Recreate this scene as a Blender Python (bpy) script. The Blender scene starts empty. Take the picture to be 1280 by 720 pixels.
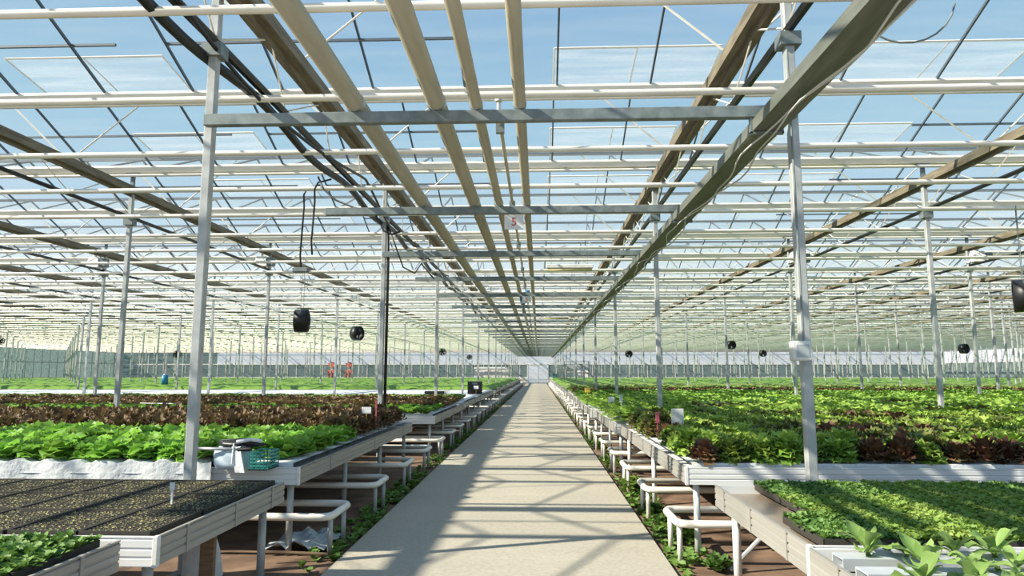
import bpy, math, random
import numpy as np
from mathutils import Vector, Matrix
random.seed(7); rng = np.random.default_rng(7)
C = bpy.context.scene.collection
PI = math.pi
R = random.uniform

# ------------------------------------------------------------------ camera
F = 830.0; CH = 1.67
TH = math.atan(105/F); PS = math.atan(33/(F/math.cos(TH)))
_h = Vector((-math.sin(PS), math.cos(PS), 0)); _r = Vector((math.cos(PS), math.sin(PS), 0))
_f = _h*math.cos(TH) + Vector((0,0,1))*math.sin(TH)
_u = -_h*math.sin(TH) + Vector((0,0,1))*math.cos(TH)
cd = bpy.data.cameras.new('camera'); cam = bpy.data.objects.new('camera', cd); C.objects.link(cam)
cd.sensor_width = 36; cd.lens = F*36/1280; cd.clip_start = .05; cd.clip_end = 500
cam.location = (0, 0, CH)
cam.rotation_euler = Matrix((_r, _u, -_f)).transposed().to_euler()
bpy.context.scene.camera = cam
def in_frame(X, Y, Z, m=0):          # is a place inside the view (used only to leave out repeats that are outside it)
    p = Vector((X, Y, Z-CH)); w = p.dot(_f)
    if w < .1: return False
    x = 640 + F*p.dot(_r)/w; y = 360 - F*p.dot(_u)/w
    return -m < x < 1280+m and -m < y < 720+m

# ------------------------------------------------------------------ materials
def mat(name, base, rough=.5, metal=0, noise=None, trans=0, rand=0, spec=.5, bump=None):
    m = bpy.data.materials.new(name); m.use_nodes = True
    nt = m.node_tree; n = nt.nodes; L = nt.links
    p = n['Principled BSDF']; out = n['Material Output']
    p.inputs['Roughness'].default_value = rough; p.inputs['Metallic'].default_value = metal
    p.inputs['Specular IOR Level'].default_value = spec
    rgb = n.new('ShaderNodeRGB'); rgb.outputs[0].default_value = (*base, 1); col = rgb.outputs[0]
    if noise:
        sc, c2, amt, *st = noise
        tc = n.new('ShaderNodeTexCoord'); nz = n.new('ShaderNodeTexNoise'); nz.inputs['Scale'].default_value = sc
        nz.inputs['Detail'].default_value = 5
        src = tc.outputs['Object']
        if st:
            mp = n.new('ShaderNodeMapping'); mp.inputs['Scale'].default_value = st[0]; L.new(src, mp.inputs[0]); src = mp.outputs[0]
        L.new(src, nz.inputs['Vector'])
        rp = n.new('ShaderNodeValToRGB'); rp.color_ramp.elements[0].position = .5-.5*(1-amt)*.5-.08; rp.color_ramp.elements[1].position = .5+.5*(1-amt)*.5+.08
        L.new(nz.outputs['Fac'], rp.inputs[0])
        mx = n.new('ShaderNodeMixRGB'); mx.inputs[2].default_value = (*c2, 1); L.new(rp.outputs[0], mx.inputs[0]); L.new(col, mx.inputs[1]); col = mx.outputs[0]
        if bump:
            b = n.new('ShaderNodeBump'); b.inputs['Strength'].default_value = bump; b.inputs['Distance'].default_value = .02
            L.new(nz.outputs['Fac'], b.inputs['Height']); L.new(b.outputs[0], p.inputs['Normal'])
    if rand:
        oi = n.new('ShaderNodeObjectInfo'); hs = n.new('ShaderNodeHueSaturation')
        mr = n.new('ShaderNodeMapRange'); mr.inputs[3].default_value = 1-rand; mr.inputs[4].default_value = 1+rand
        L.new(oi.outputs['Random'], mr.inputs[0]); L.new(mr.outputs[0], hs.inputs['Value'])
        mr2 = n.new('ShaderNodeMapRange'); mr2.inputs[3].default_value = .5-.03*rand; mr2.inputs[4].default_value = .5+.03*rand
        L.new(oi.outputs['Random'], mr2.inputs[0]); L.new(mr2.outputs[0], hs.inputs['Hue'])
        L.new(col, hs.inputs['Color']); col = hs.outputs[0]
    L.new(col, p.inputs['Base Color'])
    if trans:
        t = n.new('ShaderNodeBsdfTranslucent'); L.new(col, t.inputs[0])
        mix = n.new('ShaderNodeMixShader'); mix.inputs[0].default_value = trans
        L.new(p.outputs[0], mix.inputs[1]); L.new(t.outputs[0], mix.inputs[2]); L.new(mix.outputs[0], out.inputs[0])
    return m

M = {}
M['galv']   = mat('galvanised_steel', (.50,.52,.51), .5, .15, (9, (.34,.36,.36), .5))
M['galv_d'] = mat('weathered_steel', (.24,.28,.28), .5, .2, (11, (.14,.17,.17), .5))
M['white']  = mat('white_enamel', (.88,.85,.78), .4, 0, (3, (.74,.70,.61), .6, (.6,3,3)))
M['cream']  = mat('cream_pipe', (.46,.43,.32), .45, 0, (2.5, (.34,.32,.23), .4, (4,.6,4)))
M['brown']  = mat('weathered_brown_beam', (.27,.23,.16), .7, 0, (6, (.11,.09,.06), .4, (3,.35,3)))
M['olive']  = mat('grey_green_tray', (.20,.21,.18), .5, .15, (5, (.12,.13,.10), .4, (3,.4,3)))
M['black']  = mat('black_rubber', (.012,.013,.014), .45)
M['dark']   = mat('dark_glazing_bar', (.10,.13,.16), .5, .2)
M['alu']    = mat('bench_aluminium', (.34,.33,.30), .5, .1, (2.5, (.29,.28,.255), .8, (2,.25,4)))
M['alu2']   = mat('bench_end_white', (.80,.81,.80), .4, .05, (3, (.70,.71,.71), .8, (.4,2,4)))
M['deck']   = mat('bench_deck', (.36,.32,.26), .35, .1, (3, (.22,.15,.10), .3))
M['traydark'] = mat('dark_plug_plastic', (.045,.04,.032), .8)
M['compost'] = mat('plug_compost', (.22,.17,.10), .95, 0, (40, (.09,.06,.035), .3))
M['film']   = mat('white_film', (.84,.85,.84), .5, 0, (15, (.70,.73,.74), .6), bump=.6)
M['chan']   = mat('channel_plastic', (.50,.54,.57), .5, 0, (4, (.36,.40,.42), .5))
M['soil']   = mat('brown_soil', (.28,.175,.11), .95, 0, (3, (.10,.06,.038), .35), bump=.8)
M['vent']   = mat('vent_unit_white', (.80,.80,.77), .5, 0, (10, (.6,.6,.57), .5))
M['orange'] = mat('orange_plastic', (.75,.16,.05), .5)
M['yellow'] = mat('yellow_plastic', (.80,.55,.10), .5)
M['teal']   = mat('teal_plastic', (.05,.30,.26), .45)
M['blue']   = mat('blue_paint', (.02,.20,.42), .4)
M['pink']   = mat('pink_plastic', (.55,.12,.16), .5)
M['red']    = mat('red_paint', (.62,.16,.13), .5)
M['redtxt'] = mat('red_print', (.50,.04,.05), .6)
M['plastic_grey'] = mat('grey_plastic', (.38,.42,.44), .5)
M['wood']   = mat('raw_board', (.30,.20,.12), .8, 0, (8, (.18,.11,.06), .4, (1,1,8)))
M['lampy']  = mat('yellowed_diffuser', (.62,.58,.32), .4)
M['skyblue']= mat('pale_blue_panel', (.55,.66,.74), .5)
M['green']  = mat('butterhead_leaf', (.34,.60,.09), .5, 0, (14, (.20,.42,.06), .5), trans=.45, rand=.14)
M['frill']  = mat('frilly_leaf', (.43,.56,.10), .6, 0, (9, (.13,.28,.035), .45), trans=.3, rand=.25)
M['frill_d']= mat('frilly_leaf_two_tone', (.20,.28,.05), .45, 0, (8, (.15,.09,.045), .4), trans=.25, rand=.2)
M['reds']   = mat('red_leaf', (.125,.07,.04), .65, 0, (11, (.25,.18,.07), .35), trans=.2, rand=.25)
M['redfr']  = mat('dark_red_leaf', (.13,.04,.03), .6, 0, (8, (.18,.13,.05), .4), trans=.2, rand=.2)
M['seed']   = mat('seedling_leaf', (.15,.29,.045), .6, 0, (3.5, (.32,.42,.09), .3), trans=.3)
M['seed_d'] = mat('seedling_leaf_deep', (.10,.22,.045), .6, 0, (5, (.17,.29,.06), .4), trans=.25)
M['pale']   = mat('pale_young_leaf', (.30,.44,.13), .55, 0, (12, (.20,.34,.08), .5), trans=.35, rand=.1)
M['weed']   = mat('weed_leaf', (.10,.22,.035), .6, 0, (3, (.22,.34,.07), .35), trans=.25)
M['sprout'] = mat('tiny_sprout', (.30,.27,.11), .6)
M['carpet_green'] = mat('far_lettuce_green', (.25,.42,.06), .6, 0, (2.2, (.15,.30,.04), .4), trans=.15)
M['carpet_yg']    = mat('far_lettuce_yellow_green', (.28,.38,.08), .6, 0, (2, (.20,.30,.06), .4), trans=.15)
M['carpet_red']   = mat('far_lettuce_red', (.12,.06,.04), .6, 0, (2.2, (.20,.17,.06), .35))

def concrete():
    m = mat('path_concrete', (.50,.455,.36), .85, 0, (.9, (.43,.395,.32), .3))
    nt = m.node_tree; n = nt.nodes; L = nt.links; p = n['Principled BSDF']
    prev = p.inputs['Base Color'].links[0].from_socket
    tc = n.new('ShaderNodeTexCoord'); nz = n.new('ShaderNodeTexNoise'); nz.inputs['Scale'].default_value = 26; nz.inputs['Detail'].default_value = 8
    L.new(tc.outputs['Object'], nz.inputs['Vector'])
    rp = n.new('ShaderNodeValToRGB'); rp.color_ramp.elements[0].position=.32; rp.color_ramp.elements[0].color=(.74,.73,.70,1); rp.color_ramp.elements[1].position=.62; rp.color_ramp.elements[1].color=(1,1,1,1)
    L.new(nz.outputs['Fac'], rp.inputs[0])
    mx = n.new('ShaderNodeMixRGB'); mx.blend_type='MULTIPLY'; mx.inputs[0].default_value=.6; L.new(prev, mx.inputs[1]); L.new(rp.outputs[0], mx.inputs[2])
    L.new(mx.outputs[0], p.inputs['Base Color']); return m
M['path'] = concrete()

def glass(name, tint, haze, hazecol=(.85,.9,.92)):
    m = bpy.data.materials.new(name); m.use_nodes = True; nt = m.node_tree; n = nt.nodes; L = nt.links
    n.remove(n['Principled BSDF']); out = n['Material Output']
    t = n.new('ShaderNodeBsdfTransparent'); t.inputs[0].default_value = (*tint, 1)
    d = n.new('ShaderNodeBsdfDiffuse'); d.inputs[0].default_value = (*hazecol, 1)
    tr = n.new('ShaderNodeBsdfTranslucent'); tr.inputs[0].default_value = (*hazecol, 1)
    a = n.new('ShaderNodeMixShader'); a.inputs[0].default_value = .6; L.new(d.outputs[0], a.inputs[1]); L.new(tr.outputs[0], a.inputs[2])
    b = n.new('ShaderNodeMixShader')
    tc = n.new('ShaderNodeTexCoord'); mp = n.new('ShaderNodeMapping'); mp.inputs['Scale'].default_value = (.5, 5, 5)
    nz = n.new('ShaderNodeTexNoise'); nz.inputs['Scale'].default_value = 1.2; nz.inputs['Detail'].default_value = 4
    L.new(tc.outputs['Object'], mp.inputs[0]); L.new(mp.outputs[0], nz.inputs['Vector'])
    mr = n.new('ShaderNodeMapRange'); mr.inputs[1].default_value = .35; mr.inputs[2].default_value = .7; mr.inputs[3].default_value = haze*.6; mr.inputs[4].default_value = haze*1.6
    L.new(nz.outputs['Fac'], mr.inputs[0]); L.new(mr.outputs[0], b.inputs[0])
    L.new(t.outputs[0], b.inputs[1]); L.new(a.outputs[0], b.inputs[2])
    L.new(b.outputs[0], out.inputs[0]); return m
M['glass'] = glass('roof_glass', (.97,.985,.985), .09, (.94,.92,.86))
M['ventglass'] = glass('vent_glass', (.93,.95,.96), .22)
M['wallglass'] = glass('wall_glazing', (.55,.62,.60), .6, (.30,.37,.35))
M['wallwhite'] = glass('wall_white_sheet', (.9,.92,.93), .75, (.86,.87,.88))

# ------------------------------------------------------------------ mesh builder
class MB:
    def __init__(s): s.v=[]; s.f=[]
    def add(s, v, f):
        o=len(s.v); s.v += [tuple(p) for p in v]; s.f += [tuple(i+o for i in q) for q in f]; return s
    def box(s, x0,y0,z0,x1,y1,z1):
        return s.add([(x0,y0,z0),(x1,y0,z0),(x1,y1,z0),(x0,y1,z0),(x0,y0,z1),(x1,y0,z1),(x1,y1,z1),(x0,y1,z1)],
                     [(0,3,2,1),(4,5,6,7),(0,1,5,4),(1,2,6,5),(2,3,7,6),(3,0,4,7)])
    def bbox(s, x0,y0,z0,x1,y1,z1,b=.01):   # box with chamfered vertical and top edges
        pts=[]
        def ring(i,z): return [(x0+b+i,y0+i,z),(x1-b-i,y0+i,z),(x1-i,y0+b+i,z),(x1-i,y1-b-i,z),(x1-b-i,y1-i,z),(x0+b+i,y1-i,z),(x0+i,y1-b-i,z),(x0+i,y0+b+i,z)]
        v=ring(b,z0)+ring(0,z0+b)+ring(0,z1-b)+ring(b,z1)
        f=[tuple(range(7,-1,-1)), tuple(range(24,32))]
        for k in range(3):
            for i in range(8): f.append((k*8+i,k*8+(i+1)%8,(k+1)*8+(i+1)%8,(k+1)*8+i))
        return s.add(v,f)
    def tube(s, pts, r, n=8, cap=True, r2=None):
        pts=[Vector(p) for p in pts]; rings=[]; 
        up=None
        for i,p in enumerate(pts):
            d=(pts[min(i+1,len(pts)-1)]-pts[max(i-1,0)]).normalized()
            if up is None:
                up = Vector((0,0,1)) if abs(d.z)<.9 else Vector((1,0,0))
            a=d.cross(up).normalized(); b=a.cross(d).normalized(); up=b
            rr = r if r2 is None else r+(r2-r)*i/(len(pts)-1)
            rings.append([p+a*math.cos(2*PI*k/n)*rr+b*math.sin(2*PI*k/n)*rr for k in range(n)])
        v=[q for g in rings for q in g]; f=[]
        for i in range(len(pts)-1):
            for k in range(n): f.append((i*n+k,(i+1)*n+k,(i+1)*n+(k+1)%n,i*n+(k+1)%n))
        if cap: f += [tuple(range(n)), tuple((len(pts)-1)*n+k for k in range(n-1,-1,-1))]
        return s.add(v,f)
    def extr(s, prof, a, b, outdir):       # profile [(out, up)] swept from a to b
        a=Vector(a); b=Vector(b); o=Vector(outdir); z=Vector((0,0,1)); n=len(prof)
        v=[a+o*p+z*q for p,q in prof]+[b+o*p+z*q for p,q in prof]
        f=[(i,(i+1)%n,n+(i+1)%n,n+i) for i in range(n)]+[tuple(range(n-1,-1,-1)),tuple(range(n,2*n))]
        return s.add(v,f)
    def mesh(s, name, m, smooth=False):
        me=bpy.data.meshes.new(name); me.from_pydata(s.v,[],s.f); me.materials.append(m)
        if smooth: me.polygons.foreach_set('use_smooth',[True]*len(me.polygons))
        me.update(); return me
    def build(s, name, m, parent=None, smooth=False, loc=None):
        o=bpy.data.objects.new(name, s.mesh(name,m,smooth)); C.objects.link(o)
        if parent: o.parent=parent
        if loc: o.location=loc
        return o
def tag(o, label, cat, group=None, kind=None):
    if len(label.split())>16: print('LONG', label)
    o['label']=label; o['category']=cat
    if group: o['group']=group
    if kind: o['kind']=kind
    return o
def empty(name, loc=(0,0,0), rz=0):
    o=bpy.data.objects.new(name,None); C.objects.link(o); o.location=loc; o.rotation_euler=(0,0,rz); o.empty_display_size=.1; return o
def copy_tree(o, parent=None, kids=None):
    c=o.copy(); C.objects.link(c); c.parent=parent
    for ch in KIDS.get(o.name, []): copy_tree(ch, c)
    return c
KIDS={}
def reg(root):       # remember a prototype's children for fast copies
    for ch in root.children_recursive:
        KIDS.setdefault(ch.parent.name, []).append(ch)
    return root
def struct(name, mb, m, parent=None, **k):
    o=mb.build(name,m,parent,**k)
    if parent is None: o['kind']='structure'
    return o
ORD='zeroth first second third fourth fifth sixth seventh eighth ninth tenth eleventh twelfth thirteenth fourteenth fifteenth sixteenth seventeenth eighteenth nineteenth twentieth'.split()
def od(n):
    if n<=20: return ORD[n]
    return f"{n}{'th' if n%100 in (11,12,13) else {1:'st',2:'nd',3:'rd'}.get(n%10,'th')}"

# ------------------------------------------------------------------ grid of the greenhouse
Y0, DY = 5.62, 3.37
NB = 28                                  # roof spans
XL, XR = -62.5, 57.0
YE = Y0+DY*27 - .6                       # back wall
COLS = [-2.93-5.0*k for k in range(12)][::-1] + [2.21+5.0*k for k in range(11)]
ZG = 5.65                                # gutter
# ---------------------------------------------------------------- ground
struct('ground', MB().add([(XL,-3,-.01),(XR,-3,-.01),(XR,YE+1,-.01),(XL,YE+1,-.01)],[(0,1,2,3)]), M['soil'])
pm=MB(); pm.bbox(-1.785,-3,-.05,1.137,YE,.03,.012); struct('floor', pm, M['path'])
# ---------------------------------------------------------------- walls
def wall_side(name, X, out):
    w=struct(name, MB().box(X,-3,2.9,X+.04*out,YE,5.5), M['wallwhite' if out>0 else 'wallglass'])
    MB().box(X,-3,.5,X+.03*out,YE,2.9).build('lower_glazing', M['wallglass'], w)
    g=MB()
    for k in range(75): y=-2+k*1.35; g.box(X-.05*out,y,0,X,y+.07,5.5)
    g.box(X-.06*out,-3,2.85,X,YE,2.95); g.box(X-.06*out,-3,0,X,YE,.5)
    g.build('glazing_bars', M['galv'], w)
wall_side('wall_left', XL, -1); wall_side('wall_right', XR, 1)
w=struct('wall_back', MB().box(-47,YE,2.75,XR,YE+.04,5.5), M['wallwhite'])
MB().box(XL,YE,2.75,-47,YE+.03,4.9).build('upper_glazing', M['wallglass'], w)
MB().box(XL,YE,.9,-1.62,YE+.03,2.75).box(1.42,YE,.9,XR,YE+.03,2.75).build('lower_glazing', M['wallglass'], w)
g=MB()
for k in range(92):
    x=XL+k*1.3
    if abs(x)>1.8: g.box(x,YE-.05,0,x+.08,YE,2.75 if x>-47 else 4.9)
g.box(XL,YE-.06,2.7,XR,YE,2.85); g.box(XL,YE-.06,0,-1.62,YE,.95); g.box(1.42,YE-.06,0,XR,YE,.95)
g.build('glazing_bars', M['vent'], w)
d=struct('door_1', MB().box(-1.5,YE-.08,0,1.3,YE-.03,2.7), M['wallwhite'])
MB().box(-1.6,YE-.12,0,-1.5,YE-.02,2.8).box(1.3,YE-.12,0,1.4,YE-.02,2.8).box(-.13,YE-.12,0,-.07,YE-.03,2.7).box(-1.6,YE-.12,2.7,1.4,YE-.02,2.8).build('door_frame', M['vent'], d)
MB().tube([(-.25,YE-.14,.9),(-.25,YE-.14,1.3)],.02).build('door_handle', M['galv'], d)
# ---------------------------------------------------------------- roof: glass, bars
gl=MB(); bars=MB()
xs=[.28+1.3*k for k in range(-48,44)]
RISE=.74
for k in range(-1,NB):
    yg=Y0+DY*k; yr=yg+DY/2; yn=yg+DY
    gl.add([(XL,yg,ZG),(XR,yg,ZG),(XR,yr,ZG+RISE),(XL,yr,ZG+RISE)],[(0,1,2,3)])
    gl.add([(XL,yr,ZG+RISE),(XR,yr,ZG+RISE),(XR,yn,ZG),(XL,yn,ZG)],[(0,1,2,3)])
    bars.box(XL,yr-.03,ZG+RISE-.03,XR,yr+.03,ZG+RISE+.03)
    lim=min(60, 8+.95*yn)
    for x in xs:
        if abs(x)>lim: continue
        h=.0125
        for (a,za,b,zb) in ((yg,ZG,yr,ZG+RISE),(yr,ZG+RISE,yn,ZG)):
            bars.add([(x-h,a,za-.045),(x+h,a,za-.045),(x+h,b,zb-.045),(x-h,b,zb-.045),(x-h,a,za-.005),(x+h,a,za-.005),(x+h,b,zb-.005),(x-h,b,zb-.005)],
                     [(0,3,2,1),(4,5,6,7),(0,1,5,4),(1,2,6,5),(2,3,7,6),(3,0,4,7)])
    if k<14:
        for x in (-9.5,-4.9,6.6,):              # trim bars of the closed vents on the facing slopes
            t=.5; a=yr+DY/2*t; z=ZG+RISE*(1-t)-.03
            bars.box(x,a-.016,z-.016,x+3.9,a+.016,z+.016)
ceil=struct('ceiling', gl, M['glass'])
bars.build('glazing_bars', M['dark'], ceil)
# gutters: one thing per span line
for k in range(0,NB):
    yg=Y0+DY*k
    prof=[(-.10,.02),(-.11,-.02),(-.07,-.11),(.07,-.11),(.11,-.02),(.10,.02),(.09,-.01),(.055,-.09),(-.055,-.09),(-.09,-.01)]
    t=empty('roof_gutter',(0,yg,ZG))
    MB().extr(prof,(XL,0,0),(XR,0,0),(0,1,0)).build('channel', M['white'], t)
    if k<12: MB().tube([(XL,-.06,-.17),(XR,-.06,-.17)],.028,8).build('condensate_pipe', M['white'], t)
    tag(t, f"pale metal roof gutter running across the greenhouse, {od(k+1)} from the camera", 'gutter', 'roof gutters')
# open roof vents
wn=0
for k in range(0,11):
    yr=Y0+DY*k+DY/2; zr=ZG+RISE
    for x in (-8.45,.27,4.95,13.4,-17.2):
        if k<1 and x<-10: continue
        if not (in_frame(x,yr-.8,zr+.2,40) or in_frame(x+2.55,yr-.8,zr+.2,40)): continue
        wn+=1
        y1=yr-.98; z1=zr+.22
        p=MB().add([(x,yr,zr+.04),(x+2.55,yr,zr+.04),(x+2.55,y1,z1),(x,y1,z1),(x,yr,zr+.05),(x+2.55,yr,zr+.05),(x+2.55,y1,z1+.01),(x,y1,z1+.01)],[(0,3,2,1),(4,5,6,7),(0,1,5,4),(1,2,6,5),(2,3,7,6),(3,0,4,7)])
        w=struct(f'window_{wn}', p, M['ventglass'])
        f=MB(); f.tube([(x,y1,z1),(x+2.55,y1,z1)],.02,4); f.tube([(x,y1,z1),(x,yr,zr+.04)],.015,4); f.tube([(x+2.55,y1,z1),(x+2.55,yr,zr+.04)],.015,4); f.tube([(x+1.27,y1,z1),(x+1.27,yr,zr+.04)],.012,4)
        f.build('window_frame', M['white'], w)
        w['label']=f"open glazed roof vent on the {od(k+1)} ridge from the camera"
# ---------------------------------------------------------------- round white cross tubes
for k in range(0,58):
    y=4.77+1.685*k
    if y>YE-.5: break
    o=MB().tube([(XL+.1,y,4.47),(XR-.1,y,4.47)], .037, 10 if k<20 else 6).build('cross_tube', M['white'], smooth=True)
    tag(o, f"round white tube spanning under the roof glass, {od(k+1)} from the camera", 'tube', 'round white cross tubes')
# ---------------------------------------------------------------- girders on the post lines
for ci,X in enumerate(COLS):
    side = 'left' if X<0 else 'right'
    n = (11-ci)+1 if X<0 else ci-11
    near = n<=1
    bx = X + (.15 if near and X<0 else 0)
    ys = 2.0 if abs(X)<9 else 8
    g=empty('roof_girder',(bx,0,0))
    w=.12 if near else .09
    ch=MB(); ch.box(-w,ys,5.12,w,YE-.2,5.20); ch.box(-w,ys,5.20,-w+.02,YE-.2,5.26); ch.box(w-.02,ys,5.20,w,YE-.2,5.26); ch.box(-.012,ys,5.06,.012,YE-.2,5.12)
    ch.build('top_channel', M['brown'], g)
    ox=X-bx
    lo=MB(); lo.tube([(ox,ys,4.66),(ox,YE-.2,4.66)], .035 if not near else .045, 6)
    lo.build('lower_bar', M['black'], g)
    wb=MB(); k=0; y=max(ys, Y0-DY)
    while y<min(YE-2, 62):
        s=DY/2
        wb.tube([(ox,y,4.68),(0,y+s/2,5.12)],.010,4,False); wb.tube([(0,y+s/2,5.12),(ox,y+s,4.68)],.010,4,False); y+=s
    # V struts up to the ridges
    for j in range(0,14):
        yr=Y0+DY*j+DY/2
        if yr<ys: continue
        for sx in (-1.25,1.25): wb.tube([(0,yr-.1,5.2),(sx,yr,ZG+RISE-.05)],.015,4,False)
    wb.build('web_struts', M['white'], g)
    tag(g, f"brown lengthwise roof girder above the {od(n)} post line {side} of the path", 'girder', 'lengthwise roof girders')
# ---------------------------------------------------------------- posts
def make_post():
    t=empty('roof_post'); s=.040
    MB().bbox(-s,-s,.02,s,s,5.12,.008).build('shaft', M['galv'], t)
    MB().box(-.11,-.11,0,.11,.11,.02).build('base_plate', M['galv_d'], t)
    MB().box(-.09,-.075,4.5,.09,.075,4.62).build('collar', M['galv_d'], t); MB().box(-.03,-.03,5.1,.03,.03,5.5).box(-.12,-.06,5.5,.12,.06,5.56).build('head_bracket', M['galv_d'], t)
    return reg(t)
post0=None
far_shaft=MB(); far_shaft.box(-.038,-.038,0,.038,.038,5.12).box(-.03,-.03,5.12,.03,.03,5.56).box(-.08,-.07,4.52,.08,.07,4.6)
far_me=far_shaft.mesh('roof_post', M['galv'])
for r in range(0,14):
    y=Y0+2*DY*r
    if y>YE-1: break
    for ci,X in enumerate(COLS):
        side='left' if X<0 else 'right'; n=(11-ci)+1 if X<0 else ci-11
        if not (in_frame(X,y,2.5,5) or in_frame(X,y,1.2,5)): continue
        if r<3:
            if post0 is None: post0=make_post(); t=post0
            else: t=copy_tree(post0)
        else:
            t=bpy.data.objects.new('roof_post', far_me); C.objects.link(t)
        t.location=(X,y,0)
        tag(t, f"galvanised roof post, {od(n)} {side} of the path, {od(r+1)} row back", 'post', 'galvanised roof posts')
# ---------------------------------------------------------------- cross beams above the path
beam_me=MB().bbox(-2.93,-.035,-.052,2.21,.035,.052,.006).mesh('cross_beam', M['galv_d'])
for k in range(0,27):
    y=Y0+DY*k - .10
    b=bpy.data.objects.new('cross_beam', beam_me); C.objects.link(b); b.location=(0,y,3.87)
    tag(b, f"grey steel beam across the path carrying the pipes, {od(k+1)} from the camera", 'beam', 'grey beams across the path')
    if k in (1,3,5,7,9,11): pass
# longitudinal pipes on the beams
def lpipe(x, r, z, y0, lab, name='overhead_pipe', m='cream', coll=True):
    t=empty(name,(x,0,z))
    MB().tube([(0,y0,0),(0,YE-1.5,0)], r, 14).build('pipe', M[m], t, True)
    if coll:
        for k in range(0,10):
            y=Y0+DY*k-.1; MB().tube([(0,y-.035,0),(0,y+.035,0)], r+.007, 14).box(-.012,y-.05,r,.012,y+.05,r+.05).build('clamp', M['galv'], t)
    tag(t, lab, 'pipe'); return t
lpipe(-1.6,.085,3.93+.085,1.5,'thick cream pipe overhead along the path, furthest left of the four big ones')
lpipe(-.88,.08,3.93+.08,1.5,'thick cream pipe overhead along the path, second from the left')
lpipe(-.53,.052,3.93+.052,1.5,'cream pipe overhead just left of the hanging number sign, thinner than the two beside it')
lpipe(-.15,.052,3.93+.052,1.5,'cream pipe overhead just right of the hanging number sign')
t=lpipe(-.40,.022,4.33,6.6,'thin cream sprinkler pipe above the other pipes over the path','sprinkler_pipe','cream',False)
for k in range(0,10):
    y=Y0+.9+DY*k; MB().tube([(0,y+.1,.02),(0,y+.1,.14)],.02,8).tube([(0,y+.1,.14),(0,y+.1,.2)],.04,8).build('nozzle', M['vent'], t)
    y=6.9+DY*k; MB().box(-.045,y-.03,-.10,.045,y+.03,.03).build('hanger', M['galv_d'], t)
# cable tray on the right
t=empty('cable_tray',(1.95,0,3.70))
tr=MB(); prof=[(-.12,0),(.12,0),(.12,.02),(-.09,.02),(-.09,.10),(-.12,.10)]
tr.extr(prof,(0,1.2,0),(0,YE-1.5,0),(1,0,0)); tr.build('tray', M['olive'], t)
c=MB()
for (o_,ph,zz) in ((.0,0,.0),(.05,1.7,-.01)):
    pts=[(o_+.07*math.sin(y*1.9+ph)+.02*math.sin(y*5),y,-.025+zz-.03*abs(math.sin(y*1.3+ph))) for y in np.arange(1.2,40,.25)]
    c.tube(pts,.008,5)
c.build('cable', M['vent'], t)
for k in range(0,12): y=Y0+DY*k-.1; MB().box(-.14,y-.02,-.02,-.12,y+.02,.13).box(-.14,y-.02,-.025,.14,y+.02,-.005).box(.12,y-.02,-.02,.14,y+.02,.13).build('bracket', M['galv_d'], t)
tag(t,'grey-green sheet metal cable tray with pale loose cables along the right of the path','cable tray')
# black cable bundle on the left post line
def cable(name, pts, r, lab, m='black', cat='cable', group=None):
    o=MB().tube(pts,r,7).build(name, M[m], smooth=True); tag(o,lab,cat,group); return o
ys=np.arange(1.6,36,.28)
cable('cable_bundle',[(-3.0+.012*math.sin(y*2),y,4.53+.045*math.cos(y*PI/DY*2)) for y in ys],.05,'thick black cable bundle sagging under the girder left of the path')
cable('power_cable',[(-2.78+.10*math.sin(y*.75+.6),y,4.66-.24*abs(math.sin(y*.6+.3))) for y in ys],.02,'single loose black cable wandering beside the left brown girder')
for i,(x,y,l,lab) in enumerate([(-3.35,9.6,1.05,'black cord hanging left of the second cross beam, nearest the girder'),(-3.62,9.9,1.2,'black cord hanging left of the second cross beam with a small fitting at its end')]):
    o=cable('hanging_cord',[(x+.25,y,4.55),(x+.05,y,4.5),(x,y,4.4),(x+.01,y,4.2),(x-.02,y,4.45-l+.2),(x,y,4.45-l)],.014,lab,cat='cord')
    if i==1: MB().bbox(x-.12,y-.05,4.45-l-.07,x+.12,y+.05,4.45-l,.01).build('end_fitting',M['galv_d'],o)
pts=[(-3.2,9.3,4.5),(-3.1,9.25,4.3),(-2.9,9.2,4.12),(-2.6,9.1,3.98),(-2.3,9.0,3.9),(-2.2,8.95,3.75),(-2.12,8.9,3.6),(-2.0,8.9,3.55),(-1.9,8.95,3.6)]
cable('looped_cable',pts,.014,'black cable looping down over the left end of the second cross beam')
pts=[(-2.75,12.0,4.3),(-2.6,12,3.9),(-2.5,12.1,3.6),(-2.3,12.2,3.5),(-2.2,12.3,3.7),(-2.0,12.6,3.45)]
cable('looped_cable',pts,.014,'tangled black cable hanging by the left end of the third cross beam')
pts=[(3.05+.42*math.cos(a),5.3,4.78+.42*math.sin(a)) for a in np.arange(PI*.98,2*PI,.25)]
cable('looped_cable',pts,.008,'thin grey cable loop hanging from the roof right of the near post','galv_d')

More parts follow.
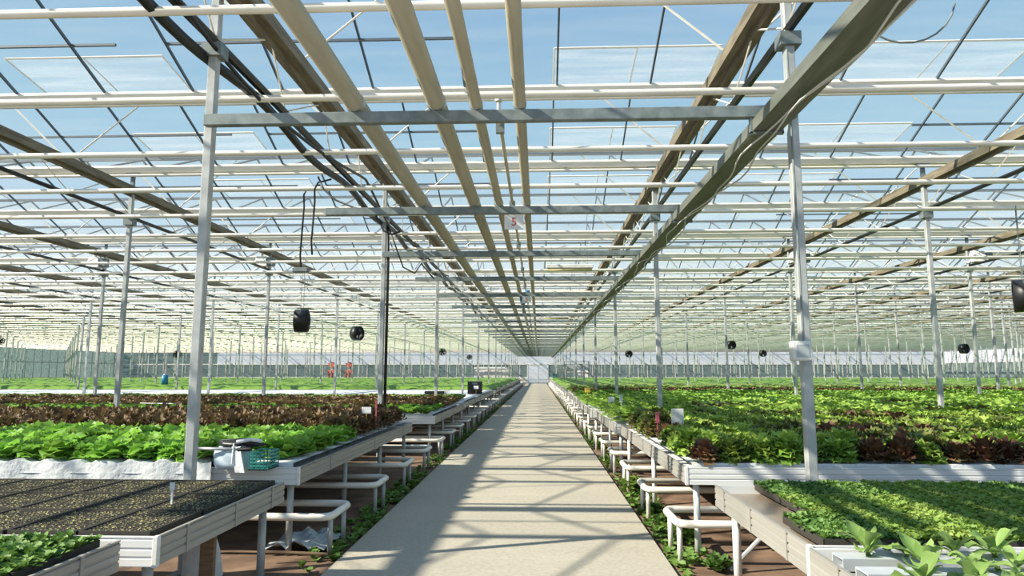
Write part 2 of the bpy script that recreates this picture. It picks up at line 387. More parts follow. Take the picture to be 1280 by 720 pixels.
# ---------------------------------------------------------------- hanging things along the roof
def make_fan():
    t=empty('circulation_fan'); r=.26
    b=MB(); n=24
    v=[];f=[]
    for (rr,yy) in ((r,-.15),(r+.02,-.15),(r+.02,.15),(r,.15)):
        v+=[(rr*math.cos(2*PI*k/n),yy,rr*math.sin(2*PI*k/n)) for k in range(n)]
    for j in range(4):
        for k in range(n): f.append((j*n+k,((j+1)%4)*n+k,((j+1)%4)*n+(k+1)%n,j*n+(k+1)%n))
    hs_=b.add(v,f).build('housing',M['black'],t,True)
    mo_=MB().tube([(0,-.1,0),(0,.12,0)],.08,14).build('motor',M['black'],t,True)
    bl=MB()
    for k in range(5):
        a=2*PI*k/5; ca,sa=math.cos(a),math.sin(a); cb,sb=math.cos(a+1.0),math.sin(a+1.0)
        bl.add([(.06*ca,-.04,.06*sa),(.24*ca,-.04,.24*sa),(.24*cb,.07,.24*sb),(.06*cb,.07,.06*sb),(.06*ca,-.034,.06*sa),(.24*ca,-.034,.24*sa),(.24*cb,.056,.24*sb),(.06*cb,.056,.06*sb)],[(0,3,2,1),(4,5,6,7),(0,1,5,4),(1,2,6,5),(2,3,7,6),(3,0,4,7)])
    bl.build('blades',M['black'],mo_)
    gm=MB()
    for q in (.07,.10,.13,.16,.19,.22,.25): gm.tube([(q*math.cos(a),-.16,q*math.sin(a)) for a in np.arange(0,6.4,.33)],.004,4,False)
    for k in range(6): a=PI*k/6; gm.tube([(.26*math.cos(a),-.155,.26*math.sin(a)),(-.26*math.cos(a),-.155,-.26*math.sin(a))],.004,4,False)
    gm.build('guard',M['black'],hs_)
    MB().tube([(-.2,0,.18),(-.1,0,1.55)],.006,4).tube([(.2,0,.18),(.1,0,1.55)],.006,4).build('hanger_wire',M['galv_d'],t)
    return reg(t)
fan0=make_fan(); first=True
for (x,y,z,rz,lab) in [(-5.78,16,2.91,1.72,'black round fan hanging edge-on beside the left posts, nearest one on the left'),
    (-5.86,21.3,2.91,1.2,'black fan hanging on the left, second from the camera'),
    (-6.07,42,2.93,.3,'small black fan far down the left bay beside the path'),
    (-6.0,58,2.95,.3,'tiny black fan far down the left bay, beyond the other three'),
    (8.22,11.5,2.95,1.0,'black round fan cut off at the right edge of view'),
    (10.3,36,3.1,.4,'black fan hanging right of the path, between the near post and the second post'),
    (19.9,32,2.75,.4,'black fan hanging far right beyond the second right-hand post row'),
    (6.2,46,2.9,.4,'tiny black fan hanging right of the path behind the slender post'),
    (15.6,47,2.95,.3,'tiny black fan hanging far off between the right-hand posts'),
    (-28.4,34,3.3,.6,'black fan at the far left edge of view'),
    (-21.0,38,2.7,.6,'small black fan in the left distance before the glazed side wall')]:
    t=fan0 if first else copy_tree(fan0); first=False
    t.location=(x,y,z); t.rotation_euler=(0,0,rz); t.scale=(.82,)*3 if y>17 else (1,)*3; tag(t,lab,'fan','hanging circulation fans')
def make_drive():
    t=empty('vent_drive')
    MB().add([(-.2,-.17,0),(.2,-.17,0),(.2,.17,0),(-.2,.17,0),(-.13,-.1,.3),(.13,-.1,.3),(.13,.1,.3),(-.13,.1,.3)],[(0,3,2,1),(4,5,6,7),(0,1,5,4),(1,2,6,5),(2,3,7,6),(3,0,4,7)]).build('hood',M['vent'],t)
    MB().tube([(-.02,0,.3),(-.02,0,.46)],.05,8).build('collar',M['vent'],t)
    MB().bbox(.18,-.1,.02,.36,.1,.26,.01).build('gearbox',M['galv_d'],t)
    return reg(t)
d0=make_drive(); first=True
for X,w_ in ((-12.93,'third post row left'),(-7.93,'second post row left'),(7.21,'second post row right'),(12.21,'third post row right')):
    t=d0 if first else copy_tree(d0); first=False
    t.location=(X+(-.12 if X<0 else .1),Y0+4*DY-.25,4.72); tag(t,f"white hooded unit topping a far post, {w_} of path",'roof unit','white hooded units')
# switch box on right post
t=empty('switch_box',(2.13,Y0-.11,1.84)); MB().bbox(-.075,-.05,-.08,.075,.05,.08,.008).build('housing',M['vent'],t); MB().box(-.05,-.055,-.05,.05,-.05,.05).build('cover',M['plastic_grey'],t)
MB().tube([(.03,0,.08),(.03,.02,2.6)],.01,6).build('conduit',M['galv_d'],t)
tag(t,'small white switch box fixed on the near right post','switch box')
o=MB().tube([(-2.84,Y0+2*DY-.02,0),(-2.84,Y0+2*DY-.02,3.7),(-2.86,Y0+2*DY-.02,4.5)],.028,8).build('drain_pipe',M['black'],smooth=True); tag(o,'black vertical pipe strapped beside the second left post','pipe')
# bay number sign
def sign(x,y,z,w,h,lab,txt):
    t=empty('number_sign',(x,y,z))
    MB().bbox(-w/2,-.006,-h/2,w/2,.006,h/2,.002).build('plate',M['film'],t)
    MB().tube([(-w*.35,0,h/2),(-w*.35,0,h/2+.12)],.003,4).tube([(w*.35,0,h/2),(w*.35,0,h/2+.12)],.003,4).build('hook',M['galv_d'],t)
    if txt:
        cu=bpy.data.curves.new('numeral','FONT'); cu.body=txt; cu.size=h*.8; cu.align_x='CENTER'; cu.align_y='CENTER'; cu.extrude=.001
        o_=bpy.data.objects.new('numeral',cu); me=bpy.data.meshes.new_from_object(o_); bpy.data.objects.remove(o_); me.materials.clear(); me.materials.append(M['redtxt']); o=bpy.data.objects.new('numeral',me); C.objects.link(o); o.parent=t; o.location=(0,-.009,0); o.rotation_euler=(PI/2,0,0)
    tag(t,lab,'sign')
sign(-.32,Y0+DY-.2,3.68,.26,.20,'white number 5 sign hanging from the second cross beam','5')
sign(-.33,Y0+4*DY-.2,3.72,.26,.20,'white bay sign with red print hanging further down the path','5')
t=empty('ceiling_lamp',(.70,14.6,3.98))
MB().bbox(-.52,-.07,-.03,.52,.07,.05,.01).build('housing',M['vent'],t); MB().tube([(-.5,0,-.05),(.5,0,-.05)],.05,10).build('diffuser',M['lampy'],t,True)
MB().tube([(-.4,0,.05),(-.4,0,.5)],.004,4).tube([(.4,0,.05),(.4,0,.5)],.004,4).build('hanger',M['galv_d'],t)
tag(t,'yellowed tube light hanging over the path right of the pipes','lamp')
t=empty('ceiling_lamp',(.78,28.1,3.98))
MB().bbox(-.52,-.07,-.03,.52,.07,.05,.01).build('housing',M['vent'],t); MB().tube([(-.5,0,-.05),(.5,0,-.05)],.05,10).build('diffuser',M['lampy'],t,True)
tag(t,'yellowed tube light over the path, further off than the other one','lamp')
t=empty('pipe_valve',(-.42,19.3,3.85))
MB().tube([(-.1,-.25,-.1),(.1,-.25,-.1)],.06,12).tube([(0,-.25,-.25),(0,-.25,.1)],.05,10).build('body',M['blue'],t,True)
MB().tube([(0,-.25,-.25),(0,-.25,-.5)],.03,8).build('stub',M['galv_d'],t)
MB().tube([(.12,-.25,.1),(.12,-.25,.16)],.07,10).build('hand_wheel',M['blue'],t)
tag(t,'blue valve on the overhead pipes above the path','valve')

# ---------------------------------------------------------------- benches
ZB=.80
def rail_prof(h=.155):
    p=[(0,0)]; z=0
    g=[(.018,0),(.018,-.008),(.010,-.014),(.018,-.02),(.018,-.055),(.011,-.06),(.011,-.066),(.018,-.071),(.018,-.10),(.011,-.105),(.011,-.111),(.018,-.116),(.018,-h),(0,-h)]
    return p+g
def bench(side, xi, xo, y0, y1, lab, legs=True, detail=True):
    s=-1 if side=='left' else 1           # xi inner edge (towards the path), xo outer
    t=empty('growing_bench',(xi,(y0+y1)/2,0)); L=(y1-y0)/2; W=abs(xo-xi)
    pr=rail_prof()
    if detail:
        sr=MB().extr(pr,(0,-L,ZB),(0,L,ZB),(-s,0,0)).build('side_rail',M['alu'],t)
        MB().extr(pr,(-s*.018,-L,ZB),(s*W,-L,ZB),(0,-1,0)).build('front_rail',M['alu2'],t)
        MB().box(min(0,s*W),L-.02,ZB-.155,max(0,s*W),L,ZB).build('back_rail',M['alu2'],t)
        for q in (-.33,.02,.36):
            MB().box(-s*.021-.003,q*L*2-.012,ZB-.155,-s*.021+.003,q*L*2+.012,ZB).build('joint_plate',M['alu'],sr)
        MB().bbox(-s*.012-.014,-L-.022,ZB-.16,-s*.012+.014,-L+.012,ZB+.003,.003).build('corner_cap',M['vent'],t)
    else:
        MB().box(-.018,-L,ZB-.155,.018,L,ZB).build('side_rail',M['alu'],t)
        MB().box(min(0,s*W),-L-.018,ZB-.155,max(0,s*W),-L,ZB).build('front_rail',M['alu2'],t)
    MB().box(min(0,s*W),-L,ZB-.09,max(0,s*W),L,ZB-.06).build('deck',M['deck'],t)
    n=max(2,int(2*L/1.7)+1)
    for i in range(n):
        y=-L+.12+(2*L-.24)*i/(n-1)
        for q in ((.10,1.5,3.2) if detail else (.10,)):
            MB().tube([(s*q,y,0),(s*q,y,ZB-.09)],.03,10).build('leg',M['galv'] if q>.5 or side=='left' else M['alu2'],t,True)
    if detail:
        cr=MB()
        for i in range(n):
            y=-L+.12+(2*L-.24)*i/(n-1); cr.box(min(s*.05,s*3.4),y-.02,ZB-.15,max(s*.05,s*3.4),y+.02,ZB-.09)
        cr.build('cross_rail',M['galv_d'],t)
    tag(t,lab,'bench',f'growing benches {side} of the path'); return t
LB=[(-2.20,-3.9,1.4,3.52),(-2.05,-9.5,3.61,5.39),(-2.22,-13,6.19,11.7),(-2.09,-24,13.38,19.0),(-2.13,-32,19.35,25.2)]
y=25.5
LB+= [(-2.12,-38,25.5,31.4)]
y=33.0
while y<80: LB.append((-2.12,-XL*-1+1.5 if False else XL+1.5,y,min(y+5.7,YE-3))); y+=6.0
for i,(xi,xo,a,b) in enumerate(LB):
    bench('left',xi,xo,a,b,f"metal growing bench left of the path, {od(i+1)} from the camera",detail=i<8)
RB=[(1.36,5.5,1.2,3.50),(1.38,7.8,3.56,5.36),(1.37,13,6.34,11.2),(1.30,17,11.46,15.2),(1.22,22,15.45,20.3),(1.26,27,20.6,25.6),(1.30,33,25.9,31.4)]
y=31.8
while y<80: RB.append((1.3,XR-1.5,y,min(y+5.2,YE-3))); y+=5.5
for i,(xi,xo,a,b) in enumerate(RB):
    bench('right',xi,xo,a,b,f"metal growing bench right of the path, {od(i+1)} from the camera",detail=i<8)
# diagonal stay under the near right bench
o=MB().tube([(1.6,5.9,.02),(2.3,6.05,.62)],.02,8).build('bench_stay',M['galv']); tag(o,'slanting grey stay bar under the near right bench','bar')
# U-shaped heating pipes
def make_loop(s):
    t=empty('heating_pipe'); c=[]
    r=.09
    pts=[(s*1.55,-.32,0),(s*r,-.32,0),(s*r*.3,-.32+r*.3,0),(0,-.32+r,0),(0,.32-r,0),(s*r*.3,.32-r*.3,0),(s*r,.32,0),(s*1.55,.32,0)]
    MB().tube(pts,.034,10).build('pipe',M['white'],t,True)
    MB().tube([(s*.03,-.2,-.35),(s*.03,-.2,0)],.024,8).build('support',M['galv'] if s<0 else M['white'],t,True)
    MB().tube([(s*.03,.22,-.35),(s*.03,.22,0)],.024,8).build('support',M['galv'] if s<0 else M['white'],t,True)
    return reg(t)
for s,X,side,ystart in ((-1,-1.90,'left',6.5),(1,1.21,'right',6.35)):
    p=make_loop(s)
    for k in range(0,46):
        y=ystart+1.7*k
        if y>YE-6: break
        t=p if k==0 else copy_tree(p); t.location=(X,y,.36)
        tag(t,f"white U-shaped heating pipe under the {side} benches, {od(k+1)} from the camera",'pipe',f'U-shaped heating pipes on the {side}')

# ---------------------------------------------------------------- plants
def leaf(mb, base, yaw, length, width, rise, curl, ruffle, nu=4, nv=4, cup=.25, phase=0, stalk=False, tip=.86):
    """one leaf: grows out from base along yaw, rises then curls"""
    ca,sa=math.cos(yaw),math.sin(yaw); v=[];f=[]
    ang=rise; x=0;z=0; pr=[(0,0)]
    for i in range(nu):
        x+=math.cos(ang)*length/nu; z+=math.sin(ang)*length/nu; pr.append((x,z)); ang-=curl/nu
    for i,(px,pz) in enumerate(pr):
        u=i/nu; w=width*(.35+1.0*math.sin(PI*min(1,u*tip+.06))) * .62
        if stalk: w=width*(.12+.72*math.sin(PI*min(1,max(0,u-.28)/.9)))
        for j in range(nv+1):
            t=j/nv*2-1
            rz=ruffle*math.sin(7*u+5*t*2+phase)*abs(t)*u*1.2
            zz=pz+cup*w*t*t*.8+rz; rr=px-abs(t)**2*length*.08+ (ruffle*.6*math.cos(9*t+phase) if i==nu else 0)
            yy=w*t
            v.append((base[0]+ca*rr-sa*yy, base[1]+sa*rr+ca*yy, base[2]+zz))
    m=nv+1
    for i in range(nu):
        for j in range(nv): f.append((i*m+j,i*m+j+1,(i+1)*m+j+1,(i+1)*m+j))
    mb.add(v,f)
def head(kind, rn, lo=False):
    mb=MB(); old=random.getstate(); random.seed(rn)
    if kind=='butter':
        rings=[(9,.13,.11,.55,.8,.012),(9,.13,.11,.85,.9,.012),(8,.125,.10,1.1,1.0,.012),(7,.115,.09,1.35,1.3,.012),(4,.09,.07,1.5,1.8,.01)]
        if lo: rings=[(6,.14,.15,.6,.8,.01),(5,.13,.14,1.1,1.1,.01)]
        for (n,l,w,r,c,fq) in rings:
            a0=R(0,6)
            for k in range(n):
                leaf(mb,(0,0,.005),a0+2*PI*k/n+R(-.25,.25),l*R(.85,1.15),w*R(.85,1.2),r+R(-.15,.15),c+R(-.2,.3),fq,3 if lo else 5,2 if lo else 5,.3,R(0,6))
    else:
        n=(16 if lo else 64); rad=.10 if kind=='frilly' else .085
        for k in range(n):
            u=(k+.5)/n; el=math.asin(min(1,u*1.0)); az=k*2.399963+R(-.2,.2)
            rr=rad*math.cos(el)*R(.8,1.1); zz=.02+rad*1.15*math.sin(el)*R(.8,1.1)
            q=1.7 if lo else 1
            if kind=='frilly': leaf(mb,(rr*.72*math.cos(az),rr*.72*math.sin(az),zz*.9),az,.062*q*R(.8,1.2),.06*q*R(.85,1.2),el*.75+R(0,.5),R(.6,1.5),.018,2 if lo else 3,2 if lo else 5,.15,R(0,6),False,.55)
            else: leaf(mb,(rr*.7*math.cos(az),rr*.7*math.sin(az),zz*.8),az,.07*q**.5*R(.7,1.3),.042*q*R(.8,1.2),.35+el*.75+R(-.2,.3),R(.3,1.0),.016,2 if lo else 4,2 if lo else 3,.3,R(0,6),False,.6)
    random.setstate(old); return mb
HM={}
for kind,m,key in (('butter','green','butter'),('frilly','frill','frilly'),('frilly','frill_d','mixed'),('red','reds','red'),('red','redfr','darkred')):
    HM[key]=[head(kind,i*3+len(key)).mesh({'butter':'butterhead_lettuce','frilly':'frilly_lettuce','mixed':'two_tone_lettuce','red':'red_lettuce','darkred':'dark_red_lettuce'}[key],M[m],True) for i in range(4)]
HL={'butter':[head('butter',i,True) for i in range(3)],'frilly':[head('frilly',i,True) for i in range(3)],'red':[head('red',i,True) for i in range(3)]}
HLn={k:[(np.array(h.v),np.array(h.f)) for h in l] for k,l in HL.items()}
def np_mesh(name, V, Fq, m, smooth=True):
    me=bpy.data.meshes.new(name); me.vertices.add(len(V)); me.vertices.foreach_set('co',V.astype(np.float32).ravel())
    n=len(Fq); me.loops.add(n*4); me.loops.foreach_set('vertex_index',Fq.astype(np.int32).ravel())
    me.polygons.add(n); me.polygons.foreach_set('loop_start',np.arange(0,n*4,4,dtype=np.int32)); 
    if smooth: me.polygons.foreach_set('use_smooth',np.ones(n,dtype=bool))
    me.materials.append(m); me.update(calc_edges=True); me.validate(); return me
def field(name, key, m, spots, lab, cat='lettuces', scale=1.0, group=None):
    """a mass of heads too many to count: one object"""
    Vs=[];Fs=[];o=0
    for (x,y,z) in spots:
        v,f=HLn[key][rng.integers(0,3)]; a=rng.uniform(0,6.28); s=scale*rng.uniform(.8,1.15)
        c,sn=math.cos(a),math.sin(a)
        w=np.empty_like(v); w[:,0]=(v[:,0]*c-v[:,1]*sn)*s+x; w[:,1]=(v[:,0]*sn+v[:,1]*c)*s+y; w[:,2]=v[:,2]*s*rng.uniform(.85,1.1)+z
        Vs.append(w); Fs.append(f+o); o+=len(v)
    me=np_mesh(name,np.vstack(Vs),np.vstack(Fs),m); ob=bpy.data.objects.new(name,me); C.objects.link(ob)
    tag(ob,lab,cat,group,'stuff'); return ob
def vis_x(y,s,m=1.0):      # how far the view reaches sideways at a depth
    return (-(673/F*y)-m) if s<0 else (607/F*y+m)
def spots(x0,x1,y0,y1,sp,z,jit=.03):
    out=[]; j=0; y=y0
    while y<y1:
        x=x0+(sp/2 if j%2 else 0)
        while x<x1: out.append((x+R(-jit,jit),y+R(-jit,jit),z)); x+=sp
        y+=sp*.92; j+=1
    return out
SN={'butter':('butterhead_lettuce','lettuce'),'frilly':('frilly_lettuce','lettuce'),'mixed':('two_tone_lettuce','lettuce'),'red':('red_lettuce','lettuce'),'darkred':('dark_red_lettuce','lettuce')}
CNT={k:0 for k in SN}
def put(key,x,y,z,sc,lab,grp):
    o=bpy.data.objects.new(SN[key][0],HM[key][CNT[key]%4]); CNT[key]+=1; C.objects.link(o)
    o.location=(x,y,z); o.rotation_euler=(R(-.08,.08),R(-.08,.08),R(0,6.28)); s=sc*R(.9,1.12); o.scale=(s,s,s*R(.95,1.15)*(1.2 if key in ('butter','red') else 1))
    tag(o,lab,'lettuce',grp)
ZT=ZB+.03
# rafts (white sheets the heads stand in)
def raft(x0,x1,y0,y1,lab,scallop=True,z=ZT,lip=False):
    mb=MB(); nx=int(abs(x1-x0)/.05); f=[]; v=[]
    for j in range(3):
        for i in range(nx+1):
            x=x0+(x1-x0)*i/nx
            zz=z+(.016*math.sin(x*23)+.008*math.sin(x*41)+R(-.004,.004) if (scallop and j==1) else 0) if j else (ZB-.13 if lip else ZB-.05)
            yy=[y0,y0,y1][j]+ (.01*math.sin(x*13) if (scallop and j<2) else 0)
            v.append((x,yy,zz))
    for j in range(2):
        for i in range(nx): f.append((j*(nx+1)+i,j*(nx+1)+i+1,(j+1)*(nx+1)+i+1,(j+1)*(nx+1)+i))
    b=len(v); v+= [(x0,y0,ZB-.055),(x1,y0,ZB-.055),(x1,y1,ZB-.055),(x0,y1,ZB-.055)]; f.append((b,b+1,b+2,b+3))
    o=MB().add(v,f).build('growing_raft',M['film']); tag(o,lab,'growing raft','white growing rafts'); return o
def rows(key_fn,x0,x1,y0,y1,sp,sc,wording,grp,s,lim):
    """individual heads row by row; x runs from the path outwards"""
    j=0; y=y0; n=0; left=[]
    while y<y1:
        x=x0+s*((sp/2) if j%2 else 0); i=0
        while abs(x)<abs(x1):
            px,py=x+R(-.03,.03),y+R(-.03,.03)
            key=key_fn(x,y)
            if in_frame(px,py,.95,8) and n<lim and key:
                i+=1; n+=1
                put(key,px,py,ZT-.005,sc,f"{wording[key]}, {od(i)} from path in {od(j+1)} row",grp[key])
            elif key: left.append((key,px,py))
            x+=s*sp
        y+=sp*.92; j+=1
    return left
# left bed: butterheads in front, red behind
raft(-2.28,-2.98,6.24,11.65,'white growing raft under the lettuce by the left bench corner',False)
raft(-3.0,-12.9,6.135,11.64,'white scalloped growing sheet hanging over the left bench front',True,ZT+.02,True)
gB={'butter':'butterhead lettuces on the left bench'}; gR={'red':'red-brown lettuces on the left bench'}
def bagfree(x,y): return None if (-3.0<x<-2.38 and y<6.5) else 'butter'
rest1=rows(bagfree,-2.42,-7.6,6.34,8.35,.27,1.38,{'butter':'bright green butterhead on the left bench'},gB,-1,300)
rest2=rows(lambda x,y:'red',-2.40,-12.5,8.5,11.6,.25,1.3,{'red':'red-brown leafy lettuce on the left bench'},gR,-1,290)
field('butterhead_lettuces','butter',M['green'],[(x,y,ZT) for k,x,y in rest1 if y<20]+spots(-12.8,-7.6,6.4,8.4,.27,ZT),'green butterheads further out on the left bench')
field('red_lettuces','red',M['reds'],[(x,y,ZT) for k,x,y in rest2],'red-brown lettuces in the back rows of the left bench',scale=1.1)
# left next beds
def bed(name,key,m,s,y0,y1,x0,z,sp,lab,scale=1.1):
    x1=vis_x(y1,s,1.2); a,b=(x1,x0) if s<0 else (x0,x1)
    field(name,key,M[m],spots(a,b,y0,y1,sp,z),lab,scale=scale)
bed('green_lettuces','butter','green',-1,13.5,15.0,-2.25,ZT,.27,'band of bright green lettuces on the third left bench')
bed('red_lettuces','red','reds',-1,15.1,18.8,-2.25,ZT,.27,'band of dark red lettuces on the third bench left of the path')
bed('green_lettuces','butter','carpet_yg',-1,19.5,21.5,-2.3,ZT,.3,'yellow-green lettuces on the fourth bench left of the path',1.2)
for (a,b,s,x0,l) in ((13.45,18.9,-1,-2.12,'third'),(19.4,25.1,-1,-2.16,'fourth'),(25.6,31.3,-1,-2.16,'fifth')):
    raft(x0,vis_x(b,s,2),a,b,f'white growing raft on the {l} bench left of the path',False)
# right bed: mixed frilly
def nz(x,y): return math.sin(x*1.9+1.3*math.sin(y*1.1))+math.sin(y*2.3+x*.7)+.6*math.sin(x*5.1+y*3.7)
def kr(x,y):
    q=nz(x,y)+R(-.9,.9)
    if y<6.6 and (q>.1 or (x>3.1 and R(0,1)<.55)): return 'darkred'
    if q>1.35: return 'darkred'
    if q>.2: return 'mixed'
    return 'frilly'
gM={'frilly':'bright green frilly lettuces on the right bench','mixed':'two-tone lettuces on the right bench','darkred':'dark red lettuces on the right bench'}
wM={'frilly':'bright green frilly lettuce on the right bench','mixed':'green and brown two-tone lettuce on the right bench','darkred':'dark red lettuce on the right bench'}
raft(1.42,12.9,6.39,11.15,'white growing raft under the frilly lettuce on the right bench',False)
rest=rows(kr,1.55,9.5,6.50,11.15,.26,1.3,wM,gM,1,520)
kk={'frilly':[],'mixed':[],'darkred':[]}
for k,x,y in rest: kk[k].append((x,y,ZT))
for (x,y,z) in spots(9.5,12.8,6.5,11.1,.27,ZT): kk['frilly'].append((x,y,z))
field('frilly_lettuces','frilly',M['frill'],kk['frilly'],'frilly green lettuces further out on the near right bench',scale=1.2)
if kk['mixed']: field('two_tone_lettuces','frilly',M['frill_d'],kk['mixed'],'two-tone lettuces further out on the near right bench',scale=1.2)
if kk['darkred']: field('dark_red_lettuces','red',M['redfr'],kk['darkred'],'dark red lettuces further out on the near right bench',scale=1.2)
s1=spots(1.45,vis_x(15.2,1,1.2),11.55,15.1,.27,ZT)
A=[p for p in s1 if nz(p[0],p[1])<1.3]; B=[p for p in s1 if nz(p[0],p[1])>=1.3]
field('frilly_lettuces','frilly',M['frill'],A,'green frilly lettuces on the fourth bench right of the path',scale=1.2)
field('two_tone_lettuces','frilly',M['frill_d'],B,'scattered darker lettuces on the fourth bench right of the path',scale=1.2)
bed('frilly_lettuces','frilly','frill',1,15.55,20.2,1.38,ZT,.28,'green frilly lettuces on the fifth bench right of the path',1.2)
bed('frilly_lettuces','frilly','carpet_green',1,20.7,23.6,1.4,ZT,.3,'green lettuces on the sixth bench right of the path',1.25)
bed('red_lettuces','red','redfr',1,23.7,25.4,1.45,ZT,.3,'dark red strip of lettuces at the back of the sixth bench right of the path',1.3)
bed('red_lettuces','red','redfr',1,26.0,26.9,1.45,ZT,.3,'dark red strip of lettuces on the seventh bench right of the path',1.3)
bed('green_lettuces','frilly','carpet_yg',1,27.0,31.2,1.45,ZT,.34,'yellow-green lettuces on the seventh bench right of the path',1.2)
for (a,b,x0,l) in ((11.5,15.1,1.34,'fourth'),(15.5,20.2,1.26,'fifth'),(20.7,25.5,1.30,'sixth'),(26,31.3,1.34,'seventh')):
    raft(x0,vis_x(b,1,2),a,b,f'white growing raft on the {l} bench right of the path',False)
# far beds: bumpy carpets of leaf
def carpet(name,x0,x1,y0,y1,m,lab,cell=.28,h=.20):
    nx=int((x1-x0)/cell); ny=max(2,int((y1-y0)/cell)); gx=np.linspace(x0,x1,nx); gy=np.linspace(y0,y1,ny)
    X,Y=np.meshgrid(gx,gy); Z=ZT+h*(.45+.55*rng.random(X.shape)); X=X+rng.uniform(-.06,.06,X.shape); Z[0,:]=ZT-.02; Z[-1,:]=ZT-.02; Z[:,0]=ZT-.02; Z[:,-1]=ZT-.02
    V=np.stack([X,Y,Z],-1).reshape(-1,3); i=np.arange((ny-1)*(nx-1)); r,c=i//(nx-1),i%(nx-1)
    a=r*nx+c; Fq=np.stack([a,a+1,a+nx+1,a+nx],-1)
    ob=bpy.data.objects.new(name,np_mesh(name,V,Fq,M[m],False)); C.objects.link(ob); tag(ob,lab,'lettuces',None,'stuff')
for i,(xi,xo,a,b) in enumerate(LB):
    if a<32: continue
    carpet('distant_lettuces',max(xo,vis_x(b,-1,3)),xi-.15,a+.1,b-.05,'carpet_green',f"bright green lettuces carpeting the {od(i+1)} bench left of the path",.28 if a<60 else .45)
for i,(xi,xo,a,b) in enumerate(RB):
    if a<31.5: continue
    carpet('distant_lettuces',xi+.15,min(xo,vis_x(b,1,3)),a+.1,b-.05,'carpet_yg' if i in (7,8) else ('carpet_red' if i==9 and False else 'carpet_green'),f"bright green lettuces carpeting the {od(i+1)} bench right of the path",.28 if a<60 else .45)
# ---------------------------------------------------------------- plug trays, left near bench
def make_tray(w,l,nx,ny,name='plug_tray',hgt=.045):
    t=empty(name)
    b=MB(); b.box(-w/2,-l/2,0,w/2,l/2,.012)
    e=.008
    b.box(-w/2,-l/2,.01,w/2,-l/2+e,hgt); b.box(-w/2,l/2-e,.01,w/2,l/2,hgt); b.box(-w/2,-l/2,.01,-w/2+e,l/2,hgt); b.box(w/2-e,-l/2,.01,w/2,l/2,hgt)
    for i in range(1,nx): x=-w/2+w*i/nx; b.box(x-.003,-l/2+e,.01,x+.003,l/2-e,hgt-.006)
    for j in range(1,ny): y=-l/2+l*j/ny; b.box(-w/2+e,y-.003,.01,w/2-e,y+.003,hgt-.006)
    b.build('tray',M['traydark'],t)
    MB().box(-w/2+e,-l/2+e,.01,w/2-e,l/2-e,hgt-.012).build('compost',M['compost'],t)
    return t
def sprigs(mb,x,y,z,n,l,w,rise=.9):
    a0=R(0,6)
    for k in range(n): leaf(mb,(x,y,z),a0+2*PI*k/n+R(-.3,.3),l*R(.7,1.2),w*R(.8,1.2),rise+R(-.3,.3),R(.5,1.2),.004,2,2,.2,R(0,6))
w,l=.40,.56; nx,ny=12,18
tA=make_tray(w,l,nx,ny,'plug_tray')
m_=MB()
for i in range(nx):
    for j in range(ny): sprigs(m_,-w/2+w*(i+.5)/nx,-l/2+l*(j+.5)/ny,.03,3,.019,.010,.5)
m_.build('sprouts',M['sprout'],tA)['kind']='stuff'
reg(tA); first=True; zt=ZB-.058+.03
for r in range(3):
    for c in range(10):
        x=-2.07-.025-w/2-c*(w+.006); y=3.61+.03+l/2+r*(l+.012)
        if not in_frame(x+w/2,y,.8,30): continue
        t=tA if first else copy_tree(tA); first=False
        t.location=(x,y,zt); t.rotation_euler=(0,0,R(-.008,.008))
        tag(t,f"black plug tray of tiny sprouts, near left bench, {od(c+1)} from path, {od(r+1)} row",'seedling tray','black plug trays on the near left bench')
def seed_tray(m,dens,ll,name,wid=.40,lon=.57,hh=.07):
    t=make_tray(wid,lon,6,9,'seedling_tray'); mb=MB()
    for i in range(dens):
        for j in range(int(dens*1.45)): sprigs(mb,-wid/2+wid*(i+.5)/dens+R(-.01,.01),-lon/2+lon*(j+.5)/int(dens*1.45)+R(-.01,.01),.035,5,ll,ll*.55,R(.5,1.3))
    mb.build('seedlings',M[m],t,True)['kind']='stuff'; return reg(t)
tZ=seed_tray('seed_d',9,.055,'z'); first=True
for r in range(3):
    for c in range(3):
        x=-2.25-.2-c*.41; y=3.46-.29-r*.59
        if not in_frame(x+.2,y+.29,.85,20): continue
        t=tZ if first else copy_tree(tZ); first=False; t.location=(x,y,ZB-.028)
        tag(t,f"tray of small green seedlings, lower left corner, {od(c+1)} from path, {od(r+1)} row back",'seedling tray','green seedling trays lower left')
# right near bench trays
tR=[seed_tray('seed',13,.044,'r'),seed_tray('seed_d',13,.04,'r')]; used=[False,False]
for r,(yy,xs0) in enumerate(((3.60,1.46),(4.19,1.66),(4.78,1.66))):
    for c in range(12):
        x=xs0+.2+c*.415; y=yy+.30
        if not in_frame(x-.2,y,.9,30): continue
        k=0 if (math.sin(c*1.3+r*2.1)>.1 or (r<2 and c in (1,2,3))) else 1
        t=copy_tree(tR[k]) if used[k] else tR[k]; used[k]=True
        t.location=(x,y,ZB-.028); t.rotation_euler=(0,0,R(-.01,.01))
        tag(t,f"tray of leafy green seedlings, near right bench, {od(c+1)} from path, {od(r+1)} row",'seedling tray','leafy seedling trays on the near right bench')
